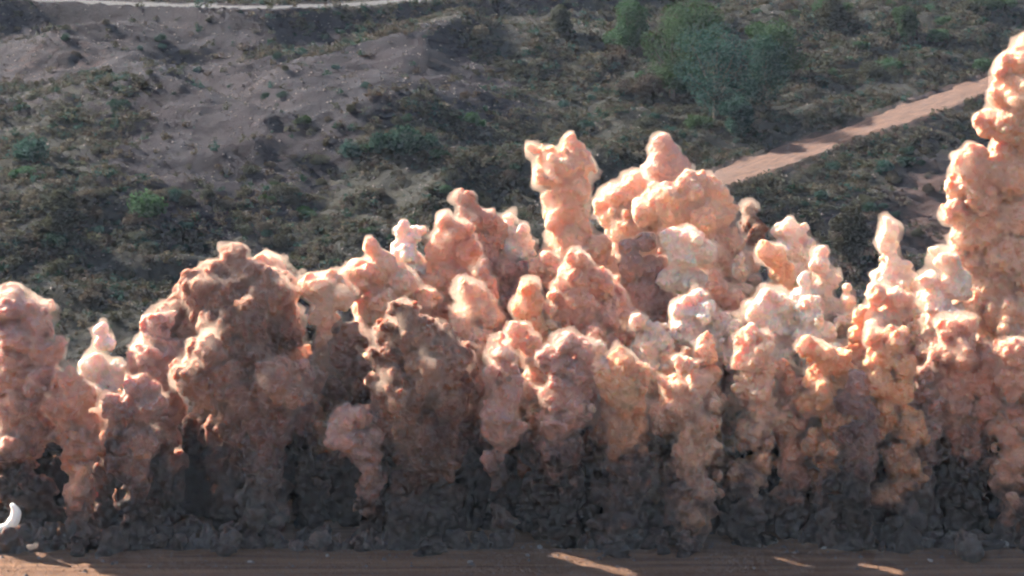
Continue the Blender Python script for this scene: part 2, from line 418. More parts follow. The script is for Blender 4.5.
def plume_mesh(name, spheres, rough=1.0, fine=1.0, seed=0, origin=(0, 0, 0), carve=True, VOX=0.2, warp=1.0):
    """spheres: list of (x, y, z, r) in world; cauliflower of smaller balls on them; returns a mesh around origin"""
    rg = np.random.default_rng(seed)
    sp = np.array(spheres, float)
    lv1 = []
    for (x, y, z, r) in sp:
        n = int(14 * rough) if r > 0.42 else 0
        for _ in range(n):
            v = rg.normal(size=3); v[2] = v[2] * 0.9 + 0.15; v /= np.linalg.norm(v)
            rr = r * rg.uniform(0.26, 0.48)
            c = np.array((x, y, z)) + v * (r * 1.02 - rr * rg.uniform(0.30, 0.65))
            lv1.append((*c, rr))
    al = np.vstack([sp, np.array(lv1).reshape(-1, 4)])
    al = al[al[:, 2] + al[:, 3] > -0.3]
    mn = (al[:, :3] - al[:, 3:]).min(0) - 1.2; mx = (al[:, :3] + al[:, 3:]).max(0) + 1.2
    mn[2] = max(mn[2], -0.8)
    i0 = np.floor(mn / VOX).astype(int); n = np.ceil(mx / VOX).astype(int) - i0 + 1
    D = np.full(n, 2.5, np.float32)
    gx = (np.arange(n[0]) + i0[0]) * VOX; gy = (np.arange(n[1]) + i0[1]) * VOX; gz = (np.arange(n[2]) + i0[2]) * VOX
    def splat(x, y, z, r, k=0.0):
        m = r + 0.9
        a = np.clip(((np.array((x, y, z)) - m) / VOX - i0).astype(int), 0, n - 1)
        b = np.clip(((np.array((x, y, z)) + m) / VOX - i0).astype(int) + 2, 1, n)
        if (b <= a).any(): return
        X = gx[a[0]:b[0], None, None] - x; Y = gy[None, a[1]:b[1], None] - y; Z = gz[None, None, a[2]:b[2]] - z
        d = np.sqrt(X * X + Y * Y + Z * Z) - r
        s = D[a[0]:b[0], a[1]:b[1], a[2]:b[2]]
        if k > 0:
            h = np.clip(0.5 + 0.5 * (s - d) / k, 0, 1)
            s[...] = s * (1 - h) + d * h - k * h * (1 - h)
        else: np.minimum(s, d, out=s)
    for s_ in sp: splat(*s_, k=0.35)
    for s_ in lv1: splat(*s_, k=0.12)
    # small billows: jittered points near the surface become balls
    for (st, lo, hi, push) in (((1.25, 0.5, 0.85, 0.05), (0.62, 0.26, 0.44, 0.03)) if fine > 0.5 else ((1.6, 0.6, 1.0, 0.05),)):
        q = [np.arange(mn[i] + 0.6, mx[i] - 0.6, st) for i in range(3)]
        G = np.stack(np.meshgrid(*q, indexing='ij'), -1).reshape(-1, 3)
        G = G + rg.uniform(-0.45, 0.45, G.shape) * st
        ii = np.clip(np.round(G / VOX).astype(int) - i0, 0, n - 1)
        dv = D[ii[:, 0], ii[:, 1], ii[:, 2]]
        keep = (np.abs(dv + st * 0.15) < st * 0.26) & (rg.random(len(G)) < 0.85 * fine)
        for (x, y, z) in G[keep]:
            splat(x, y, z, rg.uniform(lo, hi) * (0.7 + 0.3 * fine), k=0.05)
    io = rg.integers(0, 100, 3)
    ix = [np.minimum((np.arange(D.shape[k]) * VOX / 0.18 + io[k]).astype(int) % (2 * TN[k]), 2 * TN[k] - 1 - (np.arange(D.shape[k]) * VOX / 0.18 + io[k]).astype(int) % (2 * TN[k])) for k in range(3)]
    D += TILE[np.ix_(*ix)] * (0.45 + 0.55 * fine) * warp
    if carve:
        XX, YY, ZZ = np.meshgrid(gx, gy, gz, indexing='ij', sparse=True)
        for (qx, qy, w, ln) in SL:
            dx, dy = XX - qx, YY - qy
            al_ = dx * AZ[0] + dy * AZ[1]; pe = dx * AZ[1] - dy * AZ[0]
            # centre line rises with the sun; vertical half height = half length * tan(el)
            hz = ZZ - al_ * TE
            wob = 0.35 * np.sin(al_ * 0.9 + ZZ * 0.8)
            c = np.maximum(np.abs(pe + wob * w) - w, np.abs(hz) - ln * 0.5 * TE)
            np.maximum(D, np.where(c < 1.5, -c, -5).astype(np.float32), out=D)
    if carve:
        lo = np.maximum(np.ceil(i0 * VOX / GV).astype(int) - G0, 0); hi = np.minimum(np.floor((i0 + n - 1) * VOX / GV).astype(int) + 1 - G0, GN)
        if (hi > lo).all():
            q_ = [np.clip(np.round((np.arange(lo[k], hi[k]) + G0[k]) * GV / VOX).astype(int) - i0[k], 0, n[k] - 1) for k in range(3)]
            t_ = GD[lo[0]:hi[0], lo[1]:hi[1], lo[2]:hi[2]]; np.minimum(t_, D[np.ix_(*q_)], out=t_)
    D[:, :, 0] = 1.0; D[:, :, -1] = 1; D[0] = 1; D[-1] = 1; D[:, 0] = 1; D[:, -1] = 1
    g = vdb.FloatGrid(); g.background = 1.0
    g.copyFromArray(np.ascontiguousarray(D), ijk=(0, 0, 0), tolerance=0.0)
    pts, quads = g.convertToQuads(isovalue=0.0)
    P = (pts + i0) * VOX - np.array(origin)
    me = mesh_np(name, P, quads); NQ[0] += len(quads)
    return me

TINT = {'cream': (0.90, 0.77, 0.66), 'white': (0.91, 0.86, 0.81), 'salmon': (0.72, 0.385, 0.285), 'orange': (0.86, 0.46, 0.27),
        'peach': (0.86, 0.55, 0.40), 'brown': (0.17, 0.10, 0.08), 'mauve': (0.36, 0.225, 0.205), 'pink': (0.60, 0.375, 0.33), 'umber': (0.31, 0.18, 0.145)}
# label, depth (m), tint, stem half width (px), rough, fine, head lobes [(x, y, r) px]
PL = [
 ('knobbly pink dust plume at the far left end of the blast line', 3, 'pink', 29, 1.2, 1,
  [(4,312,24),(33,322,22),(14,342,28),(45,352,16),(8,372,28),(38,380,20),(20,410,28)]),
 ('short rusty brown column just right of the far left pink plume', 0, 'salmon', 15, 1.0, 1,
  [(70,384,14),(82,396,15),(66,408,18),(78,432,19)]),
 ('chimney of mauve pink dust below and right of the white spire', 0, 'pink', 19, 1.2, 1,
  [(135,390,15),(120,410,18),(150,408,18),(134,438,27)]),
 ('small white ghost-like spire of dust between the pink plume and the big mushroom', 9, 'white', 17, 0.6, 0.5,
  [(101,330,8),(103,343,10),(96,368,16),(116,374,14),(84,382,12),(102,395,20)]),
 ('salmon plume tucked against the left side of the big mushroom head', 8, 'pink', 22, 1.1, 1,
  [(156,334,17),(174,346,16),(142,352,13),(166,318,10),(156,366,24)]),
 ('largest mushroom-headed plume with a broad brown domed cap on the left', 10, 'umber', 40, 1.2, 1,
  [(205,290,24),(238,276,22),(266,292,24),(184,304,18),(222,308,34),(256,318,34),(284,326,20),(196,334,22),(240,350,40)]),
 ('cream dust dome peeping over the right shoulder of the largest mushroom plume', 17, 'peach', 26, 0.9, 0.6,
  [(278,275,18),(288,292,17),(262,270,14),(276,312,26)]),
 ('low double-lobed brown plume in front of the largest mushroom plume', 2, 'umber', 22, 1.3, 1,
  [(206,355,20),(192,378,20),(224,374,22),(236,396,20),(272,382,22),(291,392,14),(250,406,26),(206,398,18),(262,430,26),(264,465,20)]),
 ('small pointed brown knob rising in front of the big mushroom cap', 5, 'brown', 26, 0.9, 0.9,
  [(240,306,9),(238,324,17),(252,330,13),(226,332,12),(240,356,26)]),
 ('hooked peach plume left of the dark central plume, with a drooping nodule', 9, 'peach', 15, 0.9, 0.8,
  [(312,290,13),(328,284,14),(340,300,13),(326,316,13),(328,340,9),(323,356,10)]),
 ('round-topped peach plume crowned by one small pale ball', 15, 'peach', 30, 0.7, 0.5,
  [(372,248,10),(360,272,17),(382,270,20),(402,284,17),(424,300,14),(352,290,13),(384,310,30)]),
 ('whitish ragged puff between the peach plume and the tall salmon one', 21, 'white', 24, 0.8, 0.7,
  [(402,232,7),(412,236,9),(402,254,14),(414,266,14),(404,284,22)]),
 ('smooth tall salmon plume left of the white-tipped back plume', 20, 'salmon', 30, 0.6, 0.4,
  [(445,222,10),(456,232,14),(442,248,16),(466,252,17),(446,276,26),(462,284,22),(430,290,18)]),
 ('brown-pink twin-topped plume standing tallest left of centre', 27, 'mauve', 24, 0.9, 0.6,
  [(466,204,10),(472,216,13),(488,222,13),(498,232,9),(484,246,20),(480,270,24)]),
 ('ragged white plume beside the brown-pink twin-topped plume', 28, 'white', 18, 0.9, 0.8,
  [(511,218,6),(506,232,11),(522,236,11),(526,250,9),(514,252,14)]),
 ('soft lilac-grey puff under the ragged white plume', 25, 'mauve', 22, 0.7, 0.4,
  [(506,272,12),(524,272,12),(514,284,17)]),
 ('broad dark brown plume in front, left of centre, with a jagged crown', 1, 'brown', 44, 1.2, 1,
  [(404,312,14),(388,330,14),(418,334,22),(442,344,19),(462,358,10),(396,358,26),(432,370,30),(404,392,34),(446,398,26),(416,424,42)]),
 ('low pink cauliflower puff hanging at the foot of the dark brown plume', -1, 'pink', 13, 1.3, 1,
  [(346,422,15),(362,420,14),(374,434,14),(350,440,16),(338,434,9),(364,454,12),(372,466,8)]),
 ('peach plume with a rounded nose right behind the dark brown plume', 12, 'peach', 22, 0.8, 0.7,
  [(470,292,12),(474,308,15),(488,318,14),(462,322,14),(476,342,22)]),
 ('narrow leaf-shaped salmon tip left of the smooth orange plume', 17, 'salmon', 14, 0.6, 0.4,
  [(485,272,6),(489,284,10),(492,298,11),(490,314,14)]),
 ('slim pointed pink column in the front row near the centre', -1, 'pink', 12, 1.2, 1,
  [(500,340,6),(503,354,9),(502,372,13),(506,392,16),(498,412,16),(502,434,16),(496,456,14),(506,474,12)]),
 ('pale peach plume leaning over the slim pointed column', 4, 'peach', 15, 1.0, 0.9,
  [(516,340,9),(532,346,12),(538,362,13),(534,386,16),(540,410,16)]),
 ('smooth glowing orange thumb of dust near the centre', 10, 'orange', 20, 0.5, 0.3,
  [(528,290,13),(529,304,17),(530,324,18),(534,348,19)]),
 ('tallest lone tower of pink dust with a two-lobed head in the back row', 25, 'peach', 30, 1.0, 0.8,
  [(548,158,13),(544,176,11),(574,150,11),(584,164,11),(562,168,17),(572,188,18),(552,200,10),(566,212,21),(572,240,23),(592,252,17),(564,268,25),(602,268,16)]),
 ('reddish brown pine-shaped plume below the tallest lone tower', 13, 'salmon', 30, 1.2, 1,
  [(580,262,9),(576,278,16),(594,288,16),(566,296,14),(612,302,13),(580,312,24),(604,322,20),(558,320,14),(624,316,9)]),
 ('knobbly three-headed pink column in the front row right of centre', 1, 'pink', 24, 1.3, 1,
  [(548,352,8),(566,346,12),(584,352,10),(558,368,17),(578,372,18),(562,394,24),(578,410,20),(558,424,20)]),
 ('plume with a pointed glowing orange cap over a grey stem', 0, 'orange', 26, 0.9, 0.7,
  [(622,352,8),(622,366,14),(606,378,12),(640,376,13),(624,390,22)]),
 ('bright white-topped plume right behind the pointed orange cap', 6, 'cream', 24, 0.8, 0.6,
  [(642,322,11),(654,332,14),(664,344,11),(648,346,17),(654,372,22)]),
 ('pale cone of dust rising highest behind the widest back mound', 34, 'pink', 26, 0.7, 0.4,
  [(663,142,10),(666,156,16),(676,168,16),(658,172,16),(668,190,26)]),
 ('rolling peach shoulder left of the widest back mound', 31, 'peach', 26, 0.8, 0.6,
  [(634,186,12),(616,196,13),(602,206,9),(636,202,16),(614,216,17),(634,228,20)]),
 ('widest back mound of salmon dust with an overhanging rounded brow', 27, 'peach', 36, 0.8, 0.4,
  [(646,212,16),(664,200,20),(690,192,20),(712,196,18),(674,220,22),(702,218,24),(722,216,14),(726,242,17),(712,256,24),(734,270,15)]),
 ('pale bulbous double head of dust under the widest back mound', 19, 'cream', 22, 0.6, 0.3,
  [(672,240,14),(690,240,15),(702,252,15),(684,258,18),(670,280,15),(692,284,20)]),
 ('lilac-grey plume with two rounded tips left of the pale bulbous double head', 20, 'mauve', 25, 0.6, 0.4,
  [(628,248,10),(646,242,11),(632,266,16),(650,268,14),(642,292,22)]),
 ('thin dark brown wisp-like spike behind the mound, right of its brow', 34, 'brown', 13, 1.0, 1,
  [(747,210,6),(750,222,8),(758,236,9),(748,242,11)]),
 ('white puff with a flat crown right of the dark brown spike', 24, 'cream', 24, 0.8, 0.6,
  [(784,230,9),(796,234,11),(806,246,9),(790,250,15),(796,272,20)]),
 ('hooked orange-cream finger of dust under the flat-crowned white puff', 17, 'orange', 20, 0.6, 0.3,
  [(764,250,10),(774,256,13),(782,272,14),(788,290,16),(784,310,18)]),
 ('salmon wedge-shaped plume wedged among white puffs right of centre', 14, 'salmon', 22, 0.8, 0.5,
  [(714,276,8),(718,290,13),(732,300,14),(744,308,10),(730,320,18)]),
 ('loose pile of white and cream billows in the middle row right of centre', 9, 'white', 28, 1.0, 0.6,
  [(696,296,10),(684,312,14),(704,312,13),(722,324,12),(690,330,18),(712,346,20)]),
 ('smooth cream thumb of dust standing before the white billows', 5, 'peach', 17, 0.6, 0.4,
  [(706,342,11),(706,356,14),(709,376,16),(711,398,17)]),
 ('stocky peach plume with small side knobs below the cream thumb', 0, 'peach', 28, 1.0, 0.8,
  [(684,366,12),(672,386,16),(696,384,16),(712,404,11),(684,408,24),(664,416,18),(700,428,20)]),
 ('cream cluster of billows behind the tall orange front column', 8, 'cream', 24, 0.8, 0.6,
  [(770,298,12),(782,310,12),(758,314,14),(772,328,18),(786,334,14),(776,352,20)]),
 ('tall cream and orange front column with a rounded head', 2, 'peach', 22, 1.0, 0.7,
  [(748,336,12),(762,342,12),(752,358,17),(768,366,13),(756,386,20),(762,412,20),(752,434,20)]),
 ('white pointed spire left of the needle-like plume', 16, 'cream', 18, 0.8, 0.6,
  [(822,252,6),(820,266,10),(828,280,12),(820,294,14),(830,312,17)]),
 ('pale ragged triangular plume behind the orange hooded one', 6, 'cream', 20, 1.1, 0.8,
  [(814,302,8),(812,318,12),(822,332,13),(806,340,11),(816,354,18)]),
 ('orange hooded plume with a dark hollow in the right half', 1, 'orange', 28, 1.0, 0.7,
  [(806,348,10),(822,354,14),(838,364,14),(850,376,9),(816,376,16),(826,398,22),(806,402,14),(838,420,18)]),
 ('short mauve stack of dust between the two orange front columns', -1, 'mauve', 20, 1.1, 0.9,
  [(856,386,10),(850,402,15),(866,412,14),(856,432,20)]),
 ('needle-like pale spire of dust in front of the red bank', 16, 'cream', 20, 0.8, 0.7,
  [(888,222,4),(889,234,7),(888,248,10),(892,264,12),(904,280,14),(886,284,14),(910,300,17)]),
 ('plump peach plume at the foot of the needle-like spire', 9, 'peach', 24, 0.7, 0.5,
  [(878,296,13),(896,300,15),(868,314,11),(886,322,18),(904,322,14)]),
 ('bright orange two-lobed front column at the right', 1, 'orange', 24, 1.0, 0.7,
  [(876,338,11),(896,344,13),(884,358,17),(902,368,13),(878,382,17),(896,392,17),(884,414,20),(906,420,13)]),
 ('cream billowing plume leaning on the left of the right-hand giant', 10, 'cream', 22, 1.0, 0.7,
  [(940,260,9),(950,266,12),(932,278,10),(954,286,17),(936,300,14),(944,318,19)]),
 ('giant cream and orange tower reaching the right edge of the photo', 15, 'peach', 46, 1.0, 0.7,
  [(1046,56,28),(1052,96,34),(1048,140,34),(1020,62,17),(1034,44,18),(1006,74,14),(1002,96,15),(1024,92,24),(990,122,13),(1010,124,20),(1032,130,24),(1006,152,18),(972,168,20),(992,172,18),(1016,176,24),
   (962,186,16),(982,196,20),(956,212,14),(990,226,22),(1020,214,26),(968,236,18),(1006,254,26),(976,264,20),(1030,270,28),(992,290,28),(1020,318,34),(970,304,20)]),
 ('warty reddish brown plume in front of the right-hand giant tower', 3, 'salmon', 32, 1.3, 1,
  [(950,332,13),(966,328,12),(940,350,12),(962,352,20),(984,356,16),(950,374,20),(976,382,22),(940,396,18),(962,410,28),(990,410,18)]),
 ('front column cut by the right edge below the giant tower', 0, 'salmon', 22, 1.1, 0.9,
  [(1016,350,13),(1032,362,16),(1014,382,17),(1034,398,18),(1018,424,20)]),
 ('squat brown plume between the orange two-lobed column and the warty one', 2, 'mauve', 17, 1.1, 1,
  [(924,378,10),(918,396,13),(930,408,13),(922,428,17)]),
 ('dim mauve column squeezed between the tall orange column and the hooded plume', 3, 'salmon', 16, 1.1, 0.9,
  [(786,372,9),(790,388,12),(782,406,13),(792,424,15)]),
 ('dim brown column behind the gap left of the dark brown plume', 8, 'brown', 20, 1.0, 0.9,
  [(352,336,12),(344,352,14),(358,368,16),(346,388,18)]),
 ('narrow brown column right of the dark brown plume', 6, 'brown', 15, 1.0, 0.9,
  [(470,348,9),(466,366,12),(474,386,14),(466,408,15)]),
 ('shaded mauve column behind the knobbly three-headed one', 9, 'salmon', 20, 1.0, 0.8,
  [(600,338,11),(598,354,13),(606,372,16)]),
 ('rusty shaded column between the rusty brown one and the mauve chimney', 6, 'salmon', 16, 1.0, 1,
  [(108,402,11),(104,420,14),(110,440,15)]),
 ('slender cream jet between the white billows and the tall cream front column', 7, 'cream', 9, 1.0, 0.9,
  [(735,328,5),(736,342,8),(733,360,10),(737,384,11)]),
 ('slim pale jet between the three-headed column and the pointed orange cap', 5, 'cream', 9, 1.0, 0.9,
  [(598,350,6),(600,366,8),(598,388,10)]),
 ('thin peach jet right of the bright white-topped plume', 5, 'peach', 9, 1.0, 0.9,
  [(668,354,6),(667,370,8),(670,392,10)]),
 ('slender white jet just below the flat-crowned white puff', 12, 'white', 10, 0.9, 0.8,
  [(801,280,6),(800,296,9),(798,316,10)]),
 ('tapering cream jet right of the white pointed spire', 12, 'cream', 11, 0.9, 0.8,
  [(847,288,4),(846,302,8),(843,322,11),(846,348,12)]),
 ('narrow peach jet left of the squat brown plume', 7, 'peach', 9, 1.0, 0.9,
  [(918,316,5),(917,332,8),(920,354,10)]),
 ('small cream jet between the widest mound and the hooked orange finger', 22, 'cream', 10, 0.8, 0.6,
  [(741,258,5),(740,272,9),(742,292,11)]),
 ('little peach jet between the orange thumb and the pine-shaped plume', 11, 'peach', 8, 0.9, 0.8,
  [(550,296,5),(550,310,8),(551,330,9)]),
 ('slender orange jet left of the bright orange two-lobed column', 5, 'orange', 9, 1.0, 0.9,
  [(860,320,5),(859,336,8),(858,358,10)]),
 ('thin pink jet in the gap right of the largest mushroom plume', 6, 'pink', 9, 1.0, 0.9,
  [(304,372,6),(306,388,9),(303,410,10)]),
]
PROTO_SEED = 100
def base_of(Y): return Y
for i, (label, Y, tint, hw, rough, fine, lobes) in enumerate(PL):
    rg = random.Random(500 + i)
    sp = []
    stem = []
    for (px, py, r) in lobes:
        dy = rg.uniform(-0.35, 0.35) * r * 0.107
        p, sc = at(px, py, Y + dy)
        rr = r * sc * (0.82 if Y < 7 else 0.88)
        sp.append((p[0], p[1], p[2], rr))
    low = max(lobes, key=lambda l: l[1]); lp, sc = at(low[0], low[1], Y)
    cx, z, w = lp[0], lp[2], hw * sc * (0.70 if Y < 4 else 0.82)
    x0 = np.mean([s_[0] for s_ in sp]); tx = cx * 0.6 + x0 * 0.4 + rg.uniform(-.5, .5)
    z0 = z
    while z > -0.3:
        f = 1 - max(z, 0) / max(z0, 0.1)
        x = cx + (tx - cx) * f + rg.uniform(-0.4, 0.4) * w
        ww = w * rg.uniform(0.62, 1.02) * (1 + 0.22 * f)
        stem.append((x, Y + rg.uniform(-0.3, 0.3) * w, z, ww * 0.80))
        for _ in range(4):      # side billows keep the column ragged
            a_ = rg.uniform(0, 6.283); r_ = ww * rg.uniform(0.28, 0.58)
            stem.append((x + math.cos(a_) * (ww * 1.05 - r_ * 0.3), Y + math.sin(a_) * (ww * 1.05 - r_ * 0.3), z + rg.uniform(-.5, .5) * ww, r_))
        z -= ww * 0.75
    org = (tx, Y, 0)
    v = rg.uniform(0.92, 1.06); colr = (*[min(c * v, 0.92) for c in TINT[tint]], rg.uniform(0.09, 0.36))  # small alpha darkens the foot colour, painting in its shade
    e = tag(link('dust_plume', None, loc=org), label, 'dust plume', 'dust plumes thrown up along the blast line')
    for nm, q, sd in (('dust_head', sp, 100), ('dust_column', stem, 200)):
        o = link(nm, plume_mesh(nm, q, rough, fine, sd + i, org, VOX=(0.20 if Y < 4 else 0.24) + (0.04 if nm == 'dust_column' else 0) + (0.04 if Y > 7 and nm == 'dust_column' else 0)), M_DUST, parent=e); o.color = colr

# added dust banks, coloured near black as the shade in the low gaps
rgb_ = random.Random(31)
BK = [(-60, 10, 'left of the far left plume'), (40, 11, 'behind the far left plumes'), (120, 13, 'behind the mauve pink chimney'), (200, 12, 'at the left foot of the largest mushroom'),
      (290, 12, 'at the right foot of the largest mushroom'), (365, 11, 'behind the hanging pink cauliflower puff'), (440, 14, 'behind the broad dark brown plume'), (500, 8, 'behind the slim pointed pink column'),
      (560, 12, 'behind the knobbly three-headed column'), (625, 10, 'behind the pointed orange cap'), (690, 13, 'behind the stocky peach plume'), (745, 9, 'behind the tall cream front column'),
      (800, 12, 'behind the hooded orange plume'), (865, 10, 'behind the short mauve stack'), (925, 13, 'behind the squat brown plume'), (990, 11, 'at the foot of the giant tower'), (1050, 12, 'beyond the right edge')]
for i, (px, Y, where) in enumerate(BK[1:-1]):
    c, sc = at(px, 500, Y); sp = []
    for _ in range(22):
        z = rgb_.uniform(0, 1) ** 1.3 * 11.5; sp.append((c[0] + rgb_.uniform(-4.2, 4.2) * (1 - z / 22), Y + rgb_.uniform(-2, 2), z, rgb_.uniform(1.2, 2.4) * (1 - z / 24)))
    org = (c[0], Y, 0)
    o = link('shade_dust_bank', plume_mesh('shade_dust_bank', sp, 0.8, 0.7, 700 + i, org, VOX=0.36), M_DUST, loc=org)
    o.color = (0.20, 0.14, 0.125, 0.03)  # almost black, so the gap shade sits in the colour
    tag(o, 'low added dust bank coloured dark as shade ' + where, 'dust bank', 'shade-coloured dust banks between the plume columns')
print('quads', NQ[0])

# low grey puffs rolling along the foot of the plumes
rg = random.Random(77)
protos = []
for k in range(7):
    sp = [(rg.uniform(-.6, .6), rg.uniform(-.4, .4), 0.2, rg.uniform(0.6, 0.9)) for _ in range(2)]
    for _ in range(3):
        x_ = rg.uniform(-1.5, 1.5); y_ = rg.uniform(-.7, .7); z_ = 0; r_ = rg.uniform(0.45, 0.8); top_ = rg.uniform(0.6, 2.4)
        while z_ < top_:
            sp.append((x_, y_, z_, r_)); z_ += r_ * 0.8; r_ = max(r_ * rg.uniform(0.78, 1.0), 0.26); x_ += rg.uniform(-.35, .35); y_ += rg.uniform(-.25, .25)
    protos.append(plume_mesh('dust_puff', sp, 0.7, 1, 900 + k, carve=False))
px = -14; PUFFS = []
pl_ = 'low grey dust puff rolling on the bench at the foot of the plumes'
n = 0
while px < 1040:
    Y = rg.uniform(-3.4, -0.8) if n % 2 else rg.uniform(-1.6, 0.8)
    p, sc = at(px, 540, Y)
    if any(abs((p[0] - q[0]) * AZ[1] - (Y - q[1]) * AZ[0]) < q[2] + 2.2 and (p[0] - q[0]) * AZ[0] + (Y - q[1]) * AZ[1] < 13 for q in SL):
        px += 6; continue
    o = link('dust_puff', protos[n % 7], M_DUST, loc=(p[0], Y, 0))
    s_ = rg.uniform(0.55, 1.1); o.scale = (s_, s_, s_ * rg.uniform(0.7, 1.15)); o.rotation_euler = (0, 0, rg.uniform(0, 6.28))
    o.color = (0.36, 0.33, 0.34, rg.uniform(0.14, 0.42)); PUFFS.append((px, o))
    tag(o, pl_, 'dust puff', 'low grey dust puffs along the foot of the plumes')
    px += rg.uniform(7, 17); n += 1
FRONT = [(22, 'the far left pink plume'), (72, 'the short rusty brown column'), (134, 'the mauve pink chimney'), (190, 'the salmon side plume'),
         (255, 'the double-lobed brown plume'), (325, 'the hooked peach plume'), (360, 'the hanging pink cauliflower puff'), (418, 'the broad dark brown plume'),
         (468, 'the narrow brown column'), (504, 'the slim pointed pink column'), (538, 'the leaning pale peach plume'), (570, 'the knobbly three-headed column'),
         (624, 'the pointed orange cap'), (684, 'the stocky peach plume'), (722, 'the smooth cream thumb'), (756, 'the tall cream front column'), (788, 'the dim mauve column'),
         (826, 'the orange hooded plume'), (858, 'the short mauve stack'), (888, 'the orange two-lobed column'), (924, 'the squat brown plume'), (966, 'the warty reddish plume'), (1014, 'the edge plume')]
ORD = ['first', 'second', 'third', 'fourth', 'fifth', 'sixth', 'seventh', 'eighth', 'ninth', 'tenth', 'eleventh', 'twelfth']
cnt = {}
for px, o in PUFFS:
    k = min(FRONT, key=lambda f: abs(f[0] - px))[1]; cnt[k] = cnt.get(k, 0) + 1
    o['label'] = f'{ORD[cnt[k] - 1]} low grey puff from the left at the foot of {k}'

sp = []
for t_ in np.linspace(0, 1, 22):
    a = 1.85 - 2.3 * t_; p, sc = at(-1 + 17 * math.cos(a - 0.25), 514 + 14 * math.sin(a - 0.25), -3.0); sp.append((*p, sc * (4.6 - 2.9 * abs(2 * t_ - 1) + 0.5 * math.sin(t_ * 19))))
o = link('dust_curl', plume_mesh('dust_curl', sp, 0.0, 0.0, 5, sp[0][:3], False, 0.1, 0.25), M_SMOKE, loc=sp[0][:3])
tag(o, 'small bright white curl of smoke low at the left edge of the photo', 'smoke curl')
# ------------------------------------------------------------------ rocks
def rock_mesh(seed, sub=2):
    import bmesh
    bm = bmesh.new(); bmesh.ops.create_icosphere(bm, subdivisions=sub, radius=1)
    r = random.Random(seed); planes = []
    for _ in range(9):
        v = Vector((r.gauss(0, 1), r.gauss(0, 1), r.gauss(0, 1))).normalized(); planes.append((v, r.uniform(0.55, 0.85)))
    for v in bm.verts:
        for nrm, d in planes:
            q = v.co.dot(nrm)
            if q > d: v.co -= nrm * (q - d)
        v.co += Vector((r.uniform(-.03, .03),) * 3)
    me = bpy.data.meshes.new('rock'); bm.to_mesh(me); bm.free(); return me
rocks = [rock_mesh(k) for k in range(5)]
rr_ = random.Random(5)
for (px, py, r, label) in [
        (540, 547, 0.34, 'small pale rock at the dust edge just left of the longest sunlit streak'),
        (1004, 546, 0.75, 'flat pale boulder on the bench by the right edge of the photo'),
        (88, 549, 0.30, 'small pale rock at the dust foot near the left end'),
        (327, 556, 0.22, 'lone dark stone on the bench in front of the dark left half'),
        (824, 549, 0.25, 'small light stone at the dust edge between the two right sunlit streaks'),
        (470, 562, 0.24, 'squarish stone lying on the shaded wheel bands near the centre'),
        (930, 561, 0.26, 'dull stone on the wheel bands right of the last sunlit streak'),
        (250, 562, 0.22, 'small stone on the bench by the left third')]:
    d = ray(px, py); t = CAM[2] / -d[2]; q = CAM + d * t
    o = link('rock', rocks[rr_.randint(0, 4)], M_ROCK, loc=(q[0], q[1], float(terrain(q[0], q[1])[0]) + r * 0.25))
    o.scale = (r * 1.5, r, r * 0.75); o.rotation_euler = (0, 0, rr_.uniform(0, 6))
    tag(o, label, 'rock', 'loose rocks on the bench')
def scatter(name, protoV, protoF, pts, scales, rots, mat, label, cat):
    V = []; F = []; off = 0; nV = len(protoV)
    P = np.asarray(protoV); Fp = np.asarray(protoF)
    c = np.cos(rots); s = np.sin(rots)
    X = P[None, :, 0] * c[:, None] - P[None, :, 1] * s[:, None]; Y = P[None, :, 0] * s[:, None] + P[None, :, 1] * c[:, None]
    Z = np.broadcast_to(P[None, :, 2], X.shape)
    A = np.stack([X, Y, Z], -1) * scales[:, None, None] + np.asarray(pts)[:, None, :]
    FF = Fp[None] + (np.arange(len(pts)) * nV)[:, None, None]
    me = mesh_np(name, A.reshape(-1, 3), FF.reshape(-1, Fp.shape[1]), False)
    return tag(link(name, me, mat), label, cat, kind='stuff')
rn = np.random.default_rng(3)
tet = np.array([(1, 0, 0), (-.5, .8, 0), (-.5, -.8, 0), (0.1, 0, .8)], float); tf = [(0, 1, 3), (1, 2, 3), (2, 0, 3)]
N = 9000; x = rn.uniform(-62, 62, N); y = -rn.uniform(0.2, 1, N) ** 1.5 * 13 + 1.5
z = terrain(x, y) - 0.02
scatter('rubble', tet, tf, np.stack([x, y, z], 1), rn.uniform(0.04, 0.15, N) * (1 + 2 * (rn.random(N) > .985)), rn.uniform(0, 6, N), M_STONE,
        'loose broken rubble strewn over the bench in front of the dust', 'rubble')
N = 9000; x = rn.uniform(-130, 60, N); y = rn.uniform(90, 320, N); z = terrain(x, y)
scatter('scree', tet, tf, np.stack([x, y, z], 1), rn.uniform(0.15, 0.45, N) * 1.0, rn.uniform(0, 6, N), M_STONE,
        'broken stones scattered over the far spoil slopes', 'scree')

